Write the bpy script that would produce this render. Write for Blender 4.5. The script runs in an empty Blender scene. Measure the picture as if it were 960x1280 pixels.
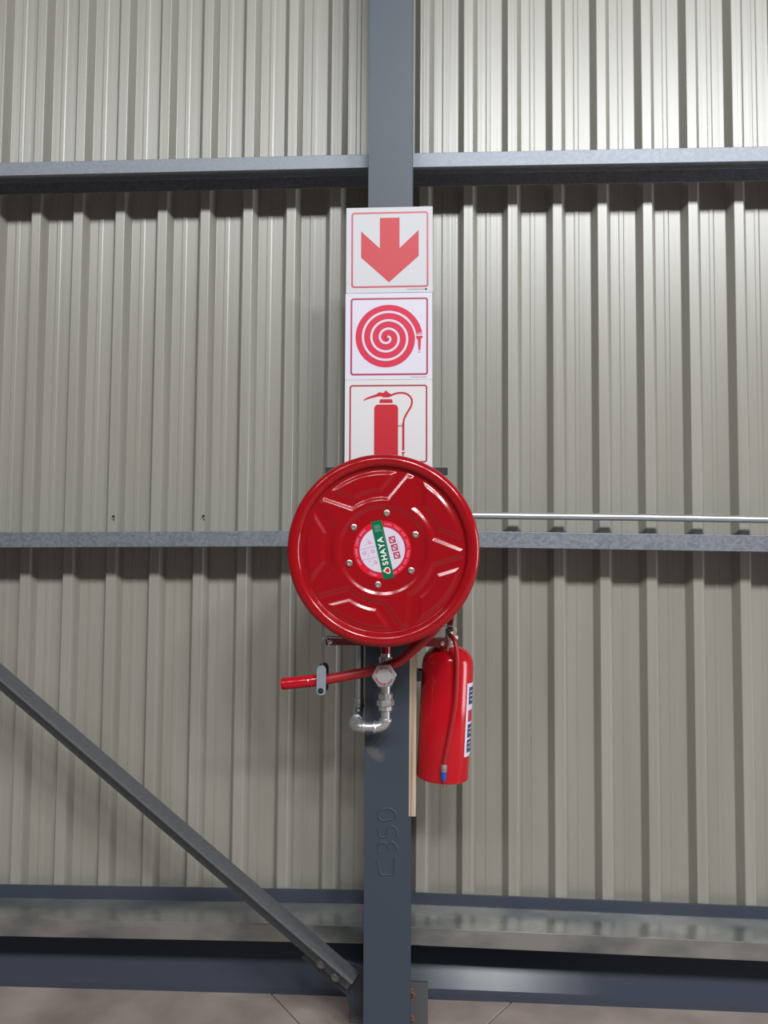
import bpy, bmesh, math, random
from mathutils import Vector, Matrix, Euler

scene = bpy.context.scene
COL = scene.collection
PI = math.pi
R = math.radians
random.seed(7)

# ------------------------------------------------------------------ camera, light, exposure
cam_d = bpy.data.cameras.new('camera')
cam_d.sensor_fit = 'VERTICAL'
cam_d.sensor_height = 36.0
cam_d.lens = 36.0 * 961.0 / 1280.0
cam_d.clip_start = 0.02
cam = bpy.data.objects.new('camera', cam_d)
COL.objects.link(cam)
CAM_Z = 1.65
cam.matrix_world = (Matrix.Translation((0, 0, CAM_Z)) @ Matrix.Rotation(R(3.0), 4, 'Z')
                    @ Matrix.Rotation(R(90 + 3.04), 4, 'X') @ Matrix.Rotation(R(0.44), 4, 'Z'))
scene.camera = cam

world = bpy.data.worlds.new('hall_daylight')
scene.world = world
world.use_nodes = True
bg = world.node_tree.nodes['Background']
bg.inputs[0].default_value = (0.92, 0.97, 1.0, 1)
bg.inputs[1].default_value = 0.075


def area(name, loc, target, sx, sy, watts, col=(1, 1, 1)):
    d = bpy.data.lights.new(name, 'AREA')
    d.shape = 'RECTANGLE'
    d.size, d.size_y = sx, sy
    d.energy = watts
    d.color = col
    o = bpy.data.objects.new(name, d)
    COL.objects.link(o)
    o.location = loc
    o.rotation_euler = (Vector(target) - Vector(loc)).to_track_quat('-Z', 'Y').to_euler()
    return o


# a row of translucent roof sheets lets the daylight in, high up behind the camera and running
# parallel to the wall; the open roller door of the hall is far to the right
for k, rx in enumerate((-6.0, -3.6, -1.2, 1.2, 3.6, 6.0)):
    area('roof_light', (rx, -5.5, 7.5), (rx * 0.6, 2.8, 1.6), 1.3, 0.9, (100, 90, 130, 345, 375, 340)[k], (0.97, 0.99, 1.0))
area('roller_door_daylight', (8.5, 1.5, 1.9), (0, 2.3, 1.6), 2.4, 3.6, 330, (0.95, 0.98, 1.0))

scene.view_settings.view_transform = 'Standard'
scene.view_settings.look = 'None'
scene.view_settings.gamma = 1.0
scene.view_settings.use_curve_mapping = False
scene.view_settings.exposure = 0.0

# ------------------------------------------------------------------ materials
MATS = {}


def srgb(r, g, b):
    def f(c):
        c /= 255.0
        return c / 12.92 if c <= 0.04045 else ((c + 0.055) / 1.055) ** 2.4
    return (f(r), f(g), f(b))


def mat(name, col, rough=0.5, metal=0.0, spec=0.5, coat=0.0):
    m = bpy.data.materials.new(name)
    m.use_nodes = True
    b = m.node_tree.nodes['Principled BSDF']
    b.inputs['Base Color'].default_value = (*col, 1)
    b.inputs['Roughness'].default_value = rough
    b.inputs['Metallic'].default_value = metal
    b.inputs['Specular IOR Level'].default_value = spec
    b.inputs['Coat Weight'].default_value = coat
    b.inputs['Coat Roughness'].default_value = 0.12
    MATS[name] = m
    return m


def nodes_of(m):
    nt = m.node_tree
    return nt, nt.nodes, nt.links, nt.nodes['Principled BSDF']


def add_noise_colour(m, c1, c2, scale=(1, 1, 1), nscale=5.0, detail=4.0, lo=0.35, hi=0.65, kind='noise',
                     rough=None, bump=0.0):
    nt, N, L, b = nodes_of(m)
    tc = N.new('ShaderNodeTexCoord')
    mp = N.new('ShaderNodeMapping')
    mp.inputs['Scale'].default_value = scale
    L.new(tc.outputs['Object'], mp.inputs['Vector'])
    if kind == 'noise':
        t = N.new('ShaderNodeTexNoise')
        t.inputs['Scale'].default_value = nscale
        t.inputs['Detail'].default_value = detail
        out = t.outputs['Fac']
    else:
        t = N.new('ShaderNodeTexVoronoi')
        t.inputs['Scale'].default_value = nscale
        sep = N.new('ShaderNodeSeparateColor')
        L.new(t.outputs['Color'], sep.inputs[0])
        out = sep.outputs[0]
    L.new(mp.outputs[0], t.inputs['Vector'])
    ramp = N.new('ShaderNodeValToRGB')
    ramp.color_ramp.elements[0].position = lo
    ramp.color_ramp.elements[1].position = hi
    ramp.color_ramp.elements[0].color = (*c1, 1)
    ramp.color_ramp.elements[1].color = (*c2, 1)
    L.new(out, ramp.inputs[0])
    L.new(ramp.outputs[0], b.inputs['Base Color'])
    if rough:
        mr = N.new('ShaderNodeMapRange')
        mr.inputs['To Min'].default_value = rough[0]
        mr.inputs['To Max'].default_value = rough[1]
        L.new(out, mr.inputs['Value'])
        L.new(mr.outputs[0], b.inputs['Roughness'])
    if bump:
        bp = N.new('ShaderNodeBump')
        bp.inputs['Strength'].default_value = bump
        bp.inputs['Distance'].default_value = 0.002
        L.new(out, bp.inputs['Height'])
        L.new(bp.outputs[0], b.inputs['Normal'])
    return ramp, mp


RED = mat('red_enamel', (0.295, 0.004, 0.008), 0.15, 0, 0.4, 0.0)
RED_EXT = mat('red_gloss_cylinder', (0.43, 0.005, 0.012), 0.15, 0, 0.35, 0.0)
RED_HOSE = mat('red_rubber', (0.33, 0.008, 0.012), 0.42)
RED_BAR = mat('red_bracket_shaded', (0.13, 0.007, 0.011), 0.35)  # red darkened to hold the shade the bar sits in
DARK_BAR = mat('dark_bracket_steel', (0.035, 0.032, 0.038), 0.4, 0.3)
SHEET = mat('beige_coated_sheet', (0.25, 0.245, 0.22), 0.33, 0, 0.8)
add_noise_colour(SHEET, (0.250, 0.240, 0.205), (0.290, 0.280, 0.245), (1, 1, 0.06), 9.0, 3.0, 0.3, 0.7)
nt, N, L, b = nodes_of(SHEET)
tcs = N.new('ShaderNodeTexCoord')
mps = N.new('ShaderNodeMapping')
mps.inputs['Scale'].default_value = (55, 1, 0.35)
nzs = N.new('ShaderNodeTexNoise')
nzs.inputs['Scale'].default_value = 1.0
nzs.inputs['Detail'].default_value = 2.0
bps = N.new('ShaderNodeBump')
bps.inputs['Strength'].default_value = 0.35
bps.inputs['Distance'].default_value = 0.004
L.new(tcs.outputs['Object'], mps.inputs[0])
L.new(mps.outputs[0], nzs.inputs['Vector'])
L.new(nzs.outputs['Fac'], bps.inputs['Height'])
L.new(bps.outputs[0], b.inputs['Normal'])
GALV = mat('galvanised_spangle', (0.5, 0.52, 0.55), 0.5, 0.55)
add_noise_colour(GALV, (0.165, 0.18, 0.208), (0.225, 0.243, 0.273), (1, 1, 1), 110.0, 0, 0.0, 1.0, 'voronoi', (0.46, 0.56))
GALV_DIRTY = mat('dusty_galvanised', (0.42, 0.43, 0.42), 0.5, 0.7)
add_noise_colour(GALV_DIRTY, (0.14, 0.155, 0.165), (0.34, 0.335, 0.315), (1.0, 2.2, 2.2), 3.2, 5.0, 0.33, 0.58, 'noise', (0.18, 0.32))
PIPE = mat('galvanised_pipe', (0.56, 0.57, 0.58), 0.36, 0.85)
FIT = mat('galvanised_fitting', (0.50, 0.50, 0.50), 0.34, 0.85)
add_noise_colour(FIT, (0.42, 0.42, 0.42), (0.58, 0.58, 0.57), (1, 1, 1), 60, 3, 0.3, 0.7)
CHROME = mat('bright_zinc_bolt', (0.62, 0.60, 0.56), 0.28, 0.9)
BRASS = mat('brass', (0.55, 0.42, 0.20), 0.3, 0.9)
BLUE_STEEL = mat('blue_grey_steel_paint', (0.042, 0.055, 0.076), 0.44, 0, 0.42)
FLASH = mat('blue_grey_flashing', (0.042, 0.051, 0.072), 0.27, 0, 0.5)
BRACE = mat('dark_grey_primer', (0.060, 0.063, 0.070), 0.55)
add_noise_colour(BRACE, (0.075, 0.079, 0.088), (0.100, 0.103, 0.110), (1, 1, 1), 60, 4, 0.3, 0.7)
GUSSET = mat('shaded_gusset_paint', (0.026, 0.030, 0.040), 0.5)  # paint darkened to hold the column's shade on the plate
BOLT = mat('dull_grey_bolt', (0.20, 0.20, 0.20), 0.5, 0.4)
PLATE = mat('bare_steel_plate', (0.11, 0.11, 0.115), 0.5, 0.3)
RUST = mat('rust', (0.13, 0.055, 0.03), 0.85)
add_noise_colour(RUST, (0.07, 0.035, 0.025), (0.19, 0.08, 0.04), (1, 1, 1), 150, 3, 0.35, 0.65)
WHITE = mat('white_sign_plastic', (0.55, 0.545, 0.585), 0.45, 0, 0.3)
WHITE2 = mat('lilac_white_sign_plastic', (0.63, 0.60, 0.70), 0.45, 0, 0.3)
WHITE3 = mat('warm_white_sign_plastic', (0.63, 0.605, 0.62), 0.45, 0, 0.3)
SIGN_RED = mat('sign_red_ink_sheen', (0.52, 0.055, 0.070), 0.45, 0, 0.3)  # paler red: reflected light on the top sign mixed into the ink
SIGN_RED2 = mat('sign_red_ink_crimson', (0.58, 0.020, 0.062), 0.45, 0, 0.3)
SIGN_RED3 = mat('sign_red_ink_deep', (0.48, 0.012, 0.024), 0.45, 0, 0.3)
BORDER1 = mat('sign_border_ink_rose', (0.46, 0.055, 0.085), 0.35)
BORDER2 = mat('sign_border_ink_plum', (0.36, 0.035, 0.085), 0.35)
BORDER3 = mat('sign_border_ink_wine', (0.33, 0.020, 0.040), 0.35)
GREY_INK = mat('grey_ink', (0.30, 0.25, 0.28), 0.5)
LAB_RED = mat('label_red_ink', (0.62, 0.006, 0.022), 0.5, 0, 0.15)
LAB_WHITE = mat('label_white_paper', (0.60, 0.55, 0.66), 0.5, 0, 0.15)
LAB_PINK = mat('label_pink_ink', (0.62, 0.22, 0.35), 0.4)
LAB_CRIM = mat('label_crimson_ink', (0.42, 0.015, 0.055), 0.4)
LAB_GREEN = mat('label_green_ink', (0.002, 0.125, 0.050), 0.5, 0, 0.15)
LAB_LETTER = mat('label_white_ink', (0.74, 0.78, 0.76), 0.4)
LAB_FAINT = mat('label_faint_green_ink', (0.16, 0.34, 0.27), 0.4)
GREY_PLASTIC = mat('blue_grey_plastic', (0.21, 0.24, 0.28), 0.35)
BLACK = mat('black_rubber', (0.012, 0.012, 0.014), 0.45)
WIRE = mat('zinc_wire', (0.55, 0.55, 0.56), 0.35, 0.8)
NAVY = mat('label_navy_ink', (0.035, 0.040, 0.11), 0.4)
BLUE = mat('blue_plastic_tip', (0.010, 0.075, 0.38), 0.35)
WHEEL = mat('cast_alloy_wheel', (0.33, 0.31, 0.315), 0.4, 0.5)
YELLOW = mat('yellow_plastic', (0.55, 0.40, 0.10), 0.45)
GAUGE = mat('white_gauge_cap', (0.85, 0.85, 0.85), 0.3)
PLY = mat('plywood_edge', (0.5, 0.4, 0.3), 0.6)
GAP = mat('dark_joint', (0.05, 0.043, 0.04), 0.9)
CONC = mat('concrete', (0.22, 0.19, 0.175), 0.6)
add_noise_colour(CONC, (0.235, 0.187, 0.165), (0.385, 0.315, 0.282), (1, 1, 1), 3.6, 8.0, 0.32, 0.66, 'noise', (0.5, 0.75))

# plywood: thin veneers running up the edge, one darker core streak
nt, N, L, b = nodes_of(PLY)
tc = N.new('ShaderNodeTexCoord')
sx = N.new('ShaderNodeSeparateXYZ')
L.new(tc.outputs['Object'], sx.inputs[0])
wv = N.new('ShaderNodeTexNoise')
mp = N.new('ShaderNodeMapping')
mp.inputs['Scale'].default_value = (210, 3, 2.0)
L.new(tc.outputs['Object'], mp.inputs[0])
L.new(mp.outputs[0], wv.inputs['Vector'])
wv.inputs['Scale'].default_value = 1.0
rp = N.new('ShaderNodeValToRGB')
rp.color_ramp.elements[0].position = 0.33
rp.color_ramp.elements[0].color = (0.22, 0.14, 0.09, 1)
rp.color_ramp.elements[1].position = 0.55
rp.color_ramp.elements[1].color = (0.47, 0.375, 0.275, 1)
L.new(wv.outputs['Fac'], rp.inputs[0])
L.new(rp.outputs[0], b.inputs['Base Color'])

# column paint with one scuffed patch where the pipe wrench rubbed it
nt, N, L, b = nodes_of(BLUE_STEEL)
tc = N.new('ShaderNodeTexCoord')
vs = N.new('ShaderNodeVectorMath'); vs.operation = 'SUBTRACT'
vs.inputs[1].default_value = (-0.157 + 0.1146, 2.58 - 2.68, 0.985)
L.new(tc.outputs['Object'], vs.inputs[0])
mr = N.new('ShaderNodeMapping')
mr.inputs['Rotation'].default_value = (0, R(-35), 0)
L.new(vs.outputs[0], mr.inputs[0])
mp = N.new('ShaderNodeMapping')
mp.inputs['Scale'].default_value = (26, 8, 48)
L.new(mr.outputs[0], mp.inputs[0])
ln = N.new('ShaderNodeVectorMath'); ln.operation = 'LENGTH'
L.new(mp.outputs[0], ln.inputs[0])
nz = N.new('ShaderNodeTexNoise')
nz.inputs['Scale'].default_value = 90
L.new(tc.outputs['Object'], nz.inputs['Vector'])
ad = N.new('ShaderNodeMath'); ad.operation = 'MULTIPLY_ADD'
L.new(nz.outputs['Fac'], ad.inputs[0])
ad.inputs[1].default_value = 1.6
L.new(ln.outputs['Value'], ad.inputs[2])
rp = N.new('ShaderNodeValToRGB')
rp.color_ramp.elements[0].position = 0.72
rp.color_ramp.elements[0].color = (0.092, 0.088, 0.092, 1)
rp.color_ramp.elements[1].position = 1.0
rp.color_ramp.elements[1].color = (0.042, 0.055, 0.076, 1)
hf = N.new('ShaderNodeMath'); hf.operation = 'MULTIPLY'
hf.inputs[1].default_value = 0.55
L.new(ad.outputs[0], hf.inputs[0])
L.new(hf.outputs[0], rp.inputs[0])
L.new(rp.outputs[0], b.inputs['Base Color'])


# ------------------------------------------------------------------ mesh helpers
class MB:
    """collects simple shapes in one bmesh, then becomes ONE mesh object"""

    def __init__(self):
        self.bm = bmesh.new()

    def box(self, x0, x1, y0, y1, z0, z1, m=None):
        vs = [Vector((x, y, z)) for x in (x0, x1) for y in (y0, y1) for z in (z0, z1)]
        if m:
            vs = [m @ v for v in vs]
        v = [self.bm.verts.new(p) for p in vs]
        for f in ((0, 1, 3, 2), (4, 6, 7, 5), (0, 4, 5, 1), (2, 3, 7, 6), (0, 2, 6, 4), (1, 5, 7, 3)):
            self.bm.faces.new([v[i] for i in f])
        return self

    def prism(self, pts, d0, d1, frame=None):
        """outline pts (u, v) in a frame, pushed out from d0 to d1 along the frame normal.
        default frame: u = X, v = Z, normal = -Y (towards the viewer)"""
        fr = frame or (Vector((0, 0, 0)), Vector((1, 0, 0)), Vector((0, 0, 1)), Vector((0, -1, 0)))
        o, u, v, n = fr
        a = [self.bm.verts.new(o + u * p[0] + v * p[1] + n * d0) for p in pts]
        c = [self.bm.verts.new(o + u * p[0] + v * p[1] + n * d1) for p in pts]
        k = len(pts)
        self.bm.faces.new(a[::-1])
        self.bm.faces.new(c)
        for i in range(k):
            j = (i + 1) % k
            self.bm.faces.new((a[i], a[j], c[j], c[i]))
        return self

    def strip(self, left, right, d0, d1, frame=None, closed=False):
        fr = frame or (Vector((0, 0, 0)), Vector((1, 0, 0)), Vector((0, 0, 1)), Vector((0, -1, 0)))
        o, u, v, n = fr
        P = lambda p, d: self.bm.verts.new(o + u * p[0] + v * p[1] + n * d)
        rows = [(P(a, d1), P(c, d1), P(c, d0), P(a, d0)) for a, c in zip(left, right)]
        k = len(rows)
        for i in range(k if closed else k - 1):
            r, s = rows[i], rows[(i + 1) % k]
            for q in range(4):
                self.bm.faces.new((r[q], r[(q + 1) % 4], s[(q + 1) % 4], s[q]))
        if not closed:
            self.bm.faces.new(rows[0][::-1])
            self.bm.faces.new(rows[-1])
        return self

    def tube(self, pts, r, n=12, closed=False):
        pts = [Vector(p) for p in pts]
        rad = r if isinstance(r, (list, tuple)) else [r] * len(pts)
        rings = []
        k = len(pts)
        prev = None
        for i, p in enumerate(pts):
            if closed:
                t = pts[(i + 1) % k] - pts[i - 1]
            else:
                t = pts[min(i + 1, k - 1)] - pts[max(i - 1, 0)]
            t.normalize()
            if prev is None:
                a = t.orthogonal().normalized()
            else:
                a = prev - t * prev.dot(t)
                a.normalize()
            prev = a
            c = t.cross(a)
            rings.append([self.bm.verts.new(p + (a * math.cos(2 * PI * q / n) + c * math.sin(2 * PI * q / n)) * rad[i])
                          for q in range(n)])
        for i in range(k if closed else k - 1):
            A, B = rings[i], rings[(i + 1) % k]
            for q in range(n):
                self.bm.faces.new((A[q], A[(q + 1) % n], B[(q + 1) % n], B[q]))
        if not closed:
            self.bm.faces.new(rings[0][::-1])
            self.bm.faces.new(rings[-1])
        return self

    def lathe(self, prof, origin, axis, n=32, cap=True, phase=0.0):
        """prof: (radius, height along axis)"""
        origin = Vector(origin)
        ax = Vector(axis).normalized()
        a = ax.orthogonal().normalized()
        c = ax.cross(a)
        rings = []
        for r, h in prof:
            rings.append([self.bm.verts.new(origin + ax * h + (a * math.cos(phase + 2 * PI * q / n) + c * math.sin(phase + 2 * PI * q / n)) * max(r, 1e-5))
                          for q in range(n)])
        for A, B in zip(rings, rings[1:]):
            for q in range(n):
                self.bm.faces.new((A[q], A[(q + 1) % n], B[(q + 1) % n], B[q]))
        if cap:
            self.bm.faces.new(rings[0][::-1])
            self.bm.faces.new(rings[-1])
        return self

    def mesh_from(self, me, m):
        vs = [self.bm.verts.new(m @ v.co) for v in me.vertices]
        for p in me.polygons:
            try:
                self.bm.faces.new([vs[i] for i in p.vertices])
            except ValueError:
                pass
        return self

    def build(self, name, material, parent=None, smooth=35, bevel=0.0, seg=2, local=False, recalc=True, solid=0.0):
        bm = self.bm
        if recalc:
            bmesh.ops.recalc_face_normals(bm, faces=bm.faces)
        root = parent
        while root is not None and root.parent is not None:
            root = root.parent
        if root is not None and not local:
            off = Vector(root.location)
            for v in bm.verts:
                v.co -= off
        me = bpy.data.meshes.new(name)
        bm.to_mesh(me)
        bm.free()
        me.materials.append(material)
        if smooth:
            me.polygons.foreach_set('use_smooth', [True] * len(me.polygons))
            me.set_sharp_from_angle(angle=R(smooth))
        o = bpy.data.objects.new(name, me)
        COL.objects.link(o)
        if parent is not None:
            o.parent = parent
        if bevel:
            md = o.modifiers.new('bevel', 'BEVEL')
            md.width = bevel
            md.segments = seg
            md.limit_method = 'ANGLE'
            md.angle_limit = R(40)
            md.harden_normals = False
        if solid:
            md = o.modifiers.new('sheet', 'SOLIDIFY')
            md.thickness = solid
            md.offset = 0
        return o


def empty(name, loc=(0, 0, 0)):
    o = bpy.data.objects.new(name, None)
    o.empty_display_size = 0.1
    COL.objects.link(o)
    o.location = loc
    return o


def tag(o, label=None, cat=None, group=None, kind=None):
    for k, v in (('label', label), ('category', cat), ('group', group), ('kind', kind)):
        if v:
            o[k] = v
    return o


def thing(name, label, cat, loc=(0, 0, 0), group=None):
    return tag(empty(name, loc), label, cat, group)


def smooth_path(pts, per=8, closed=False):
    """Catmull-Rom through the points"""
    pts = [Vector(p) for p in pts]
    out = []
    k = len(pts)
    for i in range(k if closed else k - 1):
        p1, p2 = pts[i], pts[(i + 1) % k]
        p0 = pts[i - 1] if (i > 0 or closed) else p1 * 2 - p2
        p3 = pts[(i + 2) % k] if (i + 2 < k or closed) else p2 * 2 - p1
        for s in range(per):
            t = s / per
            out.append(0.5 * ((2 * p1) + (p2 - p0) * t + (2 * p0 - 5 * p1 + 4 * p2 - p3) * t * t + (3 * p1 - p0 - 3 * p2 + p3) * t ** 3))
    if not closed:
        out.append(pts[-1])
    return out


def rrect(x0, x1, y0, y1, r, n=5):
    out = []
    for cx, cy, a0 in ((x1 - r, y1 - r, 0), (x0 + r, y1 - r, 90), (x0 + r, y0 + r, 180), (x1 - r, y0 + r, 270)):
        for i in range(n + 1):
            a = R(a0 + 90 * i / n)
            out.append((cx + r * math.cos(a), cy + r * math.sin(a)))
    return out


def text_mesh(s, bold=0.0):
    cu = bpy.data.curves.new('lettering', 'FONT')
    cu.body = s
    cu.size = 1.0
    cu.align_x = 'CENTER'
    cu.align_y = 'CENTER'
    cu.offset = bold
    cu.extrude = 0.02
    cu.resolution_u = 4
    o = bpy.data.objects.new('lettering', cu)
    COL.objects.link(o)
    dg = bpy.context.evaluated_depsgraph_get()
    me = bpy.data.meshes.new_from_object(o.evaluated_get(dg))
    bpy.data.objects.remove(o)
    bpy.data.curves.remove(cu)
    return me


# ------------------------------------------------------------------ setting: cladding, floor, flashings
PITCH = 0.1715
CREST_Y, PAN_Y = 2.935, 2.971
RIB0 = 0.3185


def crest_profile(x0):
    """one rib and its pan, seen from the hall; x0 is the left edge of the narrow crest"""
    return [(x0, CREST_Y), (x0 + 0.036, CREST_Y), (x0 + 0.055, PAN_Y),
            (x0 + 0.088, PAN_Y), (x0 + 0.091, PAN_Y - 0.0018), (x0 + 0.105, PAN_Y - 0.0018), (x0 + 0.108, PAN_Y),
            (x0 + 0.1525, PAN_Y)]


wall = tag(empty('wall_back', (0, 2.95, 0)), kind='structure')
WALL_Z0, WALL_Z1 = 0.338, 5.2
first = None
for s in range(-5, 5):
    x_start = RIB0 + 4 * PITCH * s - (0.008 if s < -1 else 0.0) + 0.0
    if first is None:
        mb = MB()
        prof = []
        for k in range(4):
            prof += crest_profile(k * PITCH)
        prof.append((4 * PITCH, CREST_Y))
        prof.append((4 * PITCH + 0.034, CREST_Y - 0.0006))
        lo = [mb.bm.verts.new((x, y - 2.95, WALL_Z0)) for x, y in prof]
        hi = [mb.bm.verts.new((x, y - 2.95, WALL_Z1)) for x, y in prof]
        for i in range(len(prof) - 1):
            mb.bm.faces.new((lo[i], lo[i + 1], hi[i + 1], hi[i]))
        first = mb.build('cladding_sheet', SHEET, wall, smooth=0, local=True, recalc=False, bevel=0.0, solid=0.0007)
        o = first
        md = o.modifiers.new('bend', 'BEVEL')
        md.width = 0.0022
        md.segments = 2
        md.limit_method = 'ANGLE'
        md.angle_limit = R(10)
        o.modifiers.move(1, 0)
    else:
        o = first.copy()
        COL.objects.link(o)
        o.parent = wall
    o.location = (x_start, 0, 0)


# two self-drilling screws whose dark points come through the sheet above the middle girt
for sxp, syp, szp in ((-0.8536, 2.9345, 1.7871), (-1.2086, 2.9345, 1.7842)):
    mb = MB()
    mb.lathe([(0.0045, 0.002), (0.0045, -0.002), (0.0030, -0.006), (0.0030, -0.012), (0.0008, -0.016)], (sxp, syp, szp), (0, 1, 0), 8)
    mb.lathe([(0.0030, 0.002), (0.0028, -0.003), (0.0008, -0.004)], (sxp + 0.001, syp, szp - 0.013), (0, 1, 0), 8)
    mb.build('screw_point', BLACK, wall, smooth=40)


def floor_z(x):
    return -0.013 * max(0.0, -x - 0.3) / 1.3 - 0.004 * max(0.0, x - 0.1) / 1.1


# concrete floor with the diamond shaped isolation joint round the column foot
FL = tag(empty('floor', (0, 0, 0)), kind='structure')
def slab(name, poly, z1=0.0):
    mb = MB()
    a = [mb.bm.verts.new((x, y, z1 + floor_z(x))) for x, y in poly]
    c = [mb.bm.verts.new((x, y, -0.10)) for x, y in poly]
    k = len(poly)
    mb.bm.faces.new(a)
    mb.bm.faces.new(c[::-1])
    for i in range(k):
        j = (i + 1) % k
        mb.bm.faces.new((a[i], c[i], c[j], a[j]))
    return mb.build(name, CONC, FL, smooth=0, bevel=0.0015)


g = 0.0035
yb = 3.05
ax, ay = -0.10, 2.345          # apex of the pad in front of the column
lx, rx = -0.642, 0.402         # where the joints run under the wall
XW = 6.5
slab('column_pad', [(lx + g, yb), (ax, ay + g), (rx - g, yb)])
slab('floor_slab', [(-XW, yb), (-XW, -7.0), (ax - 0.002, -7.0), (ax - 0.002, ay - g), (lx - g, yb), (-1.6, yb)])
slab('floor_slab', [(XW, yb), (rx + g, yb), (ax + 0.002, ay - g), (ax + 0.002, -7.0), (XW, -7.0)])
MB().box(-XW, XW, -7.0, yb, -0.11, -0.10).build('joint_filler', GAP, FL, smooth=0)


# flashing under the lowest girt, and the upstand strip along the foot of the sheets
def sloped_plate(mb, xs, zlo, zhi, y0, y1, lean=0.0):
    """plate along X whose top and bottom edges pass the given heights"""
    rows = []
    for x, a, c in zip(xs, zlo, zhi):
        rows.append([mb.bm.verts.new(p) for p in ((x, y0, a), (x, y1, a), (x, y1 + lean, c), (x, y0 + lean, c))])
    for A, B in zip(rows, rows[1:]):
        for q in range(4):
            mb.bm.faces.new((A[q], A[(q + 1) % 4], B[(q + 1) % 4], B[q]))
    mb.bm.faces.new(rows[0][::-1])
    mb.bm.faces.new(rows[-1])
    return mb


XL, XR, XC = -3.4, 3.4, -0.12
mb = sloped_plate(MB(), (XL, XC - 0.001), (0.300, 0.345), (0.348, 0.3962), 2.9255, 2.9325)
tag(mb.build('trim_1', FLASH, smooth=0, bevel=0.0015), kind='structure')
mb = sloped_plate(MB(), (XC + 0.001, XR), (0.340, 0.318), (0.3925, 0.3600), 2.9255, 2.9325)
tag(mb.build('trim_2', FLASH, smooth=0, bevel=0.0015), kind='structure')


def base_flashing(name, stations):
    """sill flashing that slopes out to the floor; stations: (x, how far back its top lies), varied to shape its glint"""
    mb = MB()
    rows = []
    for x, yt in stations:
        prof = [(2.975, 0.333), (yt, 0.330), (yt, 0.195), (2.950, 0.036), (2.946, 0.022), (2.946, -0.05), (3.075, -0.05), (3.075, 0.333)]
        rows.append([mb.bm.verts.new((x, y, z + floor_z(x))) for y, z in prof])
    for A, B in zip(rows, rows[1:]):
        for q in range(8):
            mb.bm.faces.new((A[q], A[(q + 1) % 8], B[(q + 1) % 8], B[q]))
    mb.bm.faces.new(rows[0][::-1])
    mb.bm.faces.new(rows[-1])
    return tag(mb.build(name, FLASH, smooth=8), kind='structure')


base_flashing('trim_3', [(XL, 2.995), (-1.2, 3.0), (-0.5, 3.003), (XC - 0.001, 3.008)])
glint_curve = []
for k in range(36):
    x = XC + 0.001 + (XR - XC - 0.001) * k / 35
    glint_curve.append((x, 3.003 + 0.047 * math.exp(-((x - 0.27) / 0.42) ** 2) if x < 2 else 3.003))  # added bulge, shaped so the flashing catches one bright roof-light reflection
base_flashing('trim_4', glint_curve)


# ------------------------------------------------------------------ girts (lipped channels on their side)
def girt(label, x0, z0, x1, z1, h, depth, rise, material):
    """web on top from Y 2.78 back to the sheet, flanges turned down, lip along the front flange"""
    t = 0.006 if material is GALV_DIRTY else 0.0035
    y0 = 2.78
    prof = [(0, 0), (0, -h), (0.018, -h), (0.018, -h + t), (t, -h + t), (t, -t), (depth - t, -t + rise),
            (depth - t, -h + rise), (depth, -h + rise), (depth, rise)]
    root = thing('wall_girt', label, 'girt', (min(x0, x1, key=abs), y0, min(z0, z1)))
    mb = MB()
    a = [mb.bm.verts.new((x0, y0 + y, z0 + z)) for y, z in prof]
    c = [mb.bm.verts.new((x1, y0 + y, z1 + z)) for y, z in prof]
    mb.bm.faces.new(a)
    mb.bm.faces.new(c[::-1])
    for i in range(len(prof)):
        j = (i + 1) % len(prof)
        mb.bm.faces.new((a[i], c[i], c[j], a[j]))
    mb.build('channel', material, root, smooth=0, bevel=0.0055 if material is GALV_DIRTY else 0.0032, seg=3)
    return root


def ext(xa, za, xb, zb, x):
    return za + (zb - za) * (x - xa) / (xb - xa)


girt('galvanised girt above the signs, left of the column', XL, ext(-1.624, 3.1265, -0.2245, 3.1318, XL), XC - 0.001, 3.1321, 0.052, 0.1545, 0, GALV)
girt('bright galvanised girt above the signs, right of the column', XC + 0.001, 3.1330, XR, 3.1300, 0.055, 0.1545, 0, GALV)
girt('galvanised girt at hose reel height, left of the reel', XL, ext(-1.5746, 1.7176, -0.4956, 1.7304, XL), XC - 0.001, 1.7320, 0.0575, 0.1545, 0, GALV)
girt('galvanised girt at hose reel height, under the thin pipe right of the reel', XC + 0.001, 1.7330, XR, ext(0.1921, 1.7312, 1.2117, 1.7225, XR), 0.0585, 0.1545, 0, GALV)
girt('dusty galvanised girt near the floor, behind the diagonal brace', XL, ext(-1.5255, 0.3173, -0.2193, 0.3353, XL), XC - 0.001, 0.3362, 0.062, 0.1450, 0.012, GALV_DIRTY)
girt('dusty galvanised girt near the floor, right of the column', XC + 0.001, 0.3362, XR, ext(-0.0386, 0.3356, 1.186, 0.3216, XR), 0.062, 0.1450, 0.016, GALV_DIRTY)

# ------------------------------------------------------------------ column
CW, CD = 0.152, 0.199
CY = 2.58


def col_x(z):
    return -0.1150 - 0.0093 * (z - 0.15) / 3.38


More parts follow.
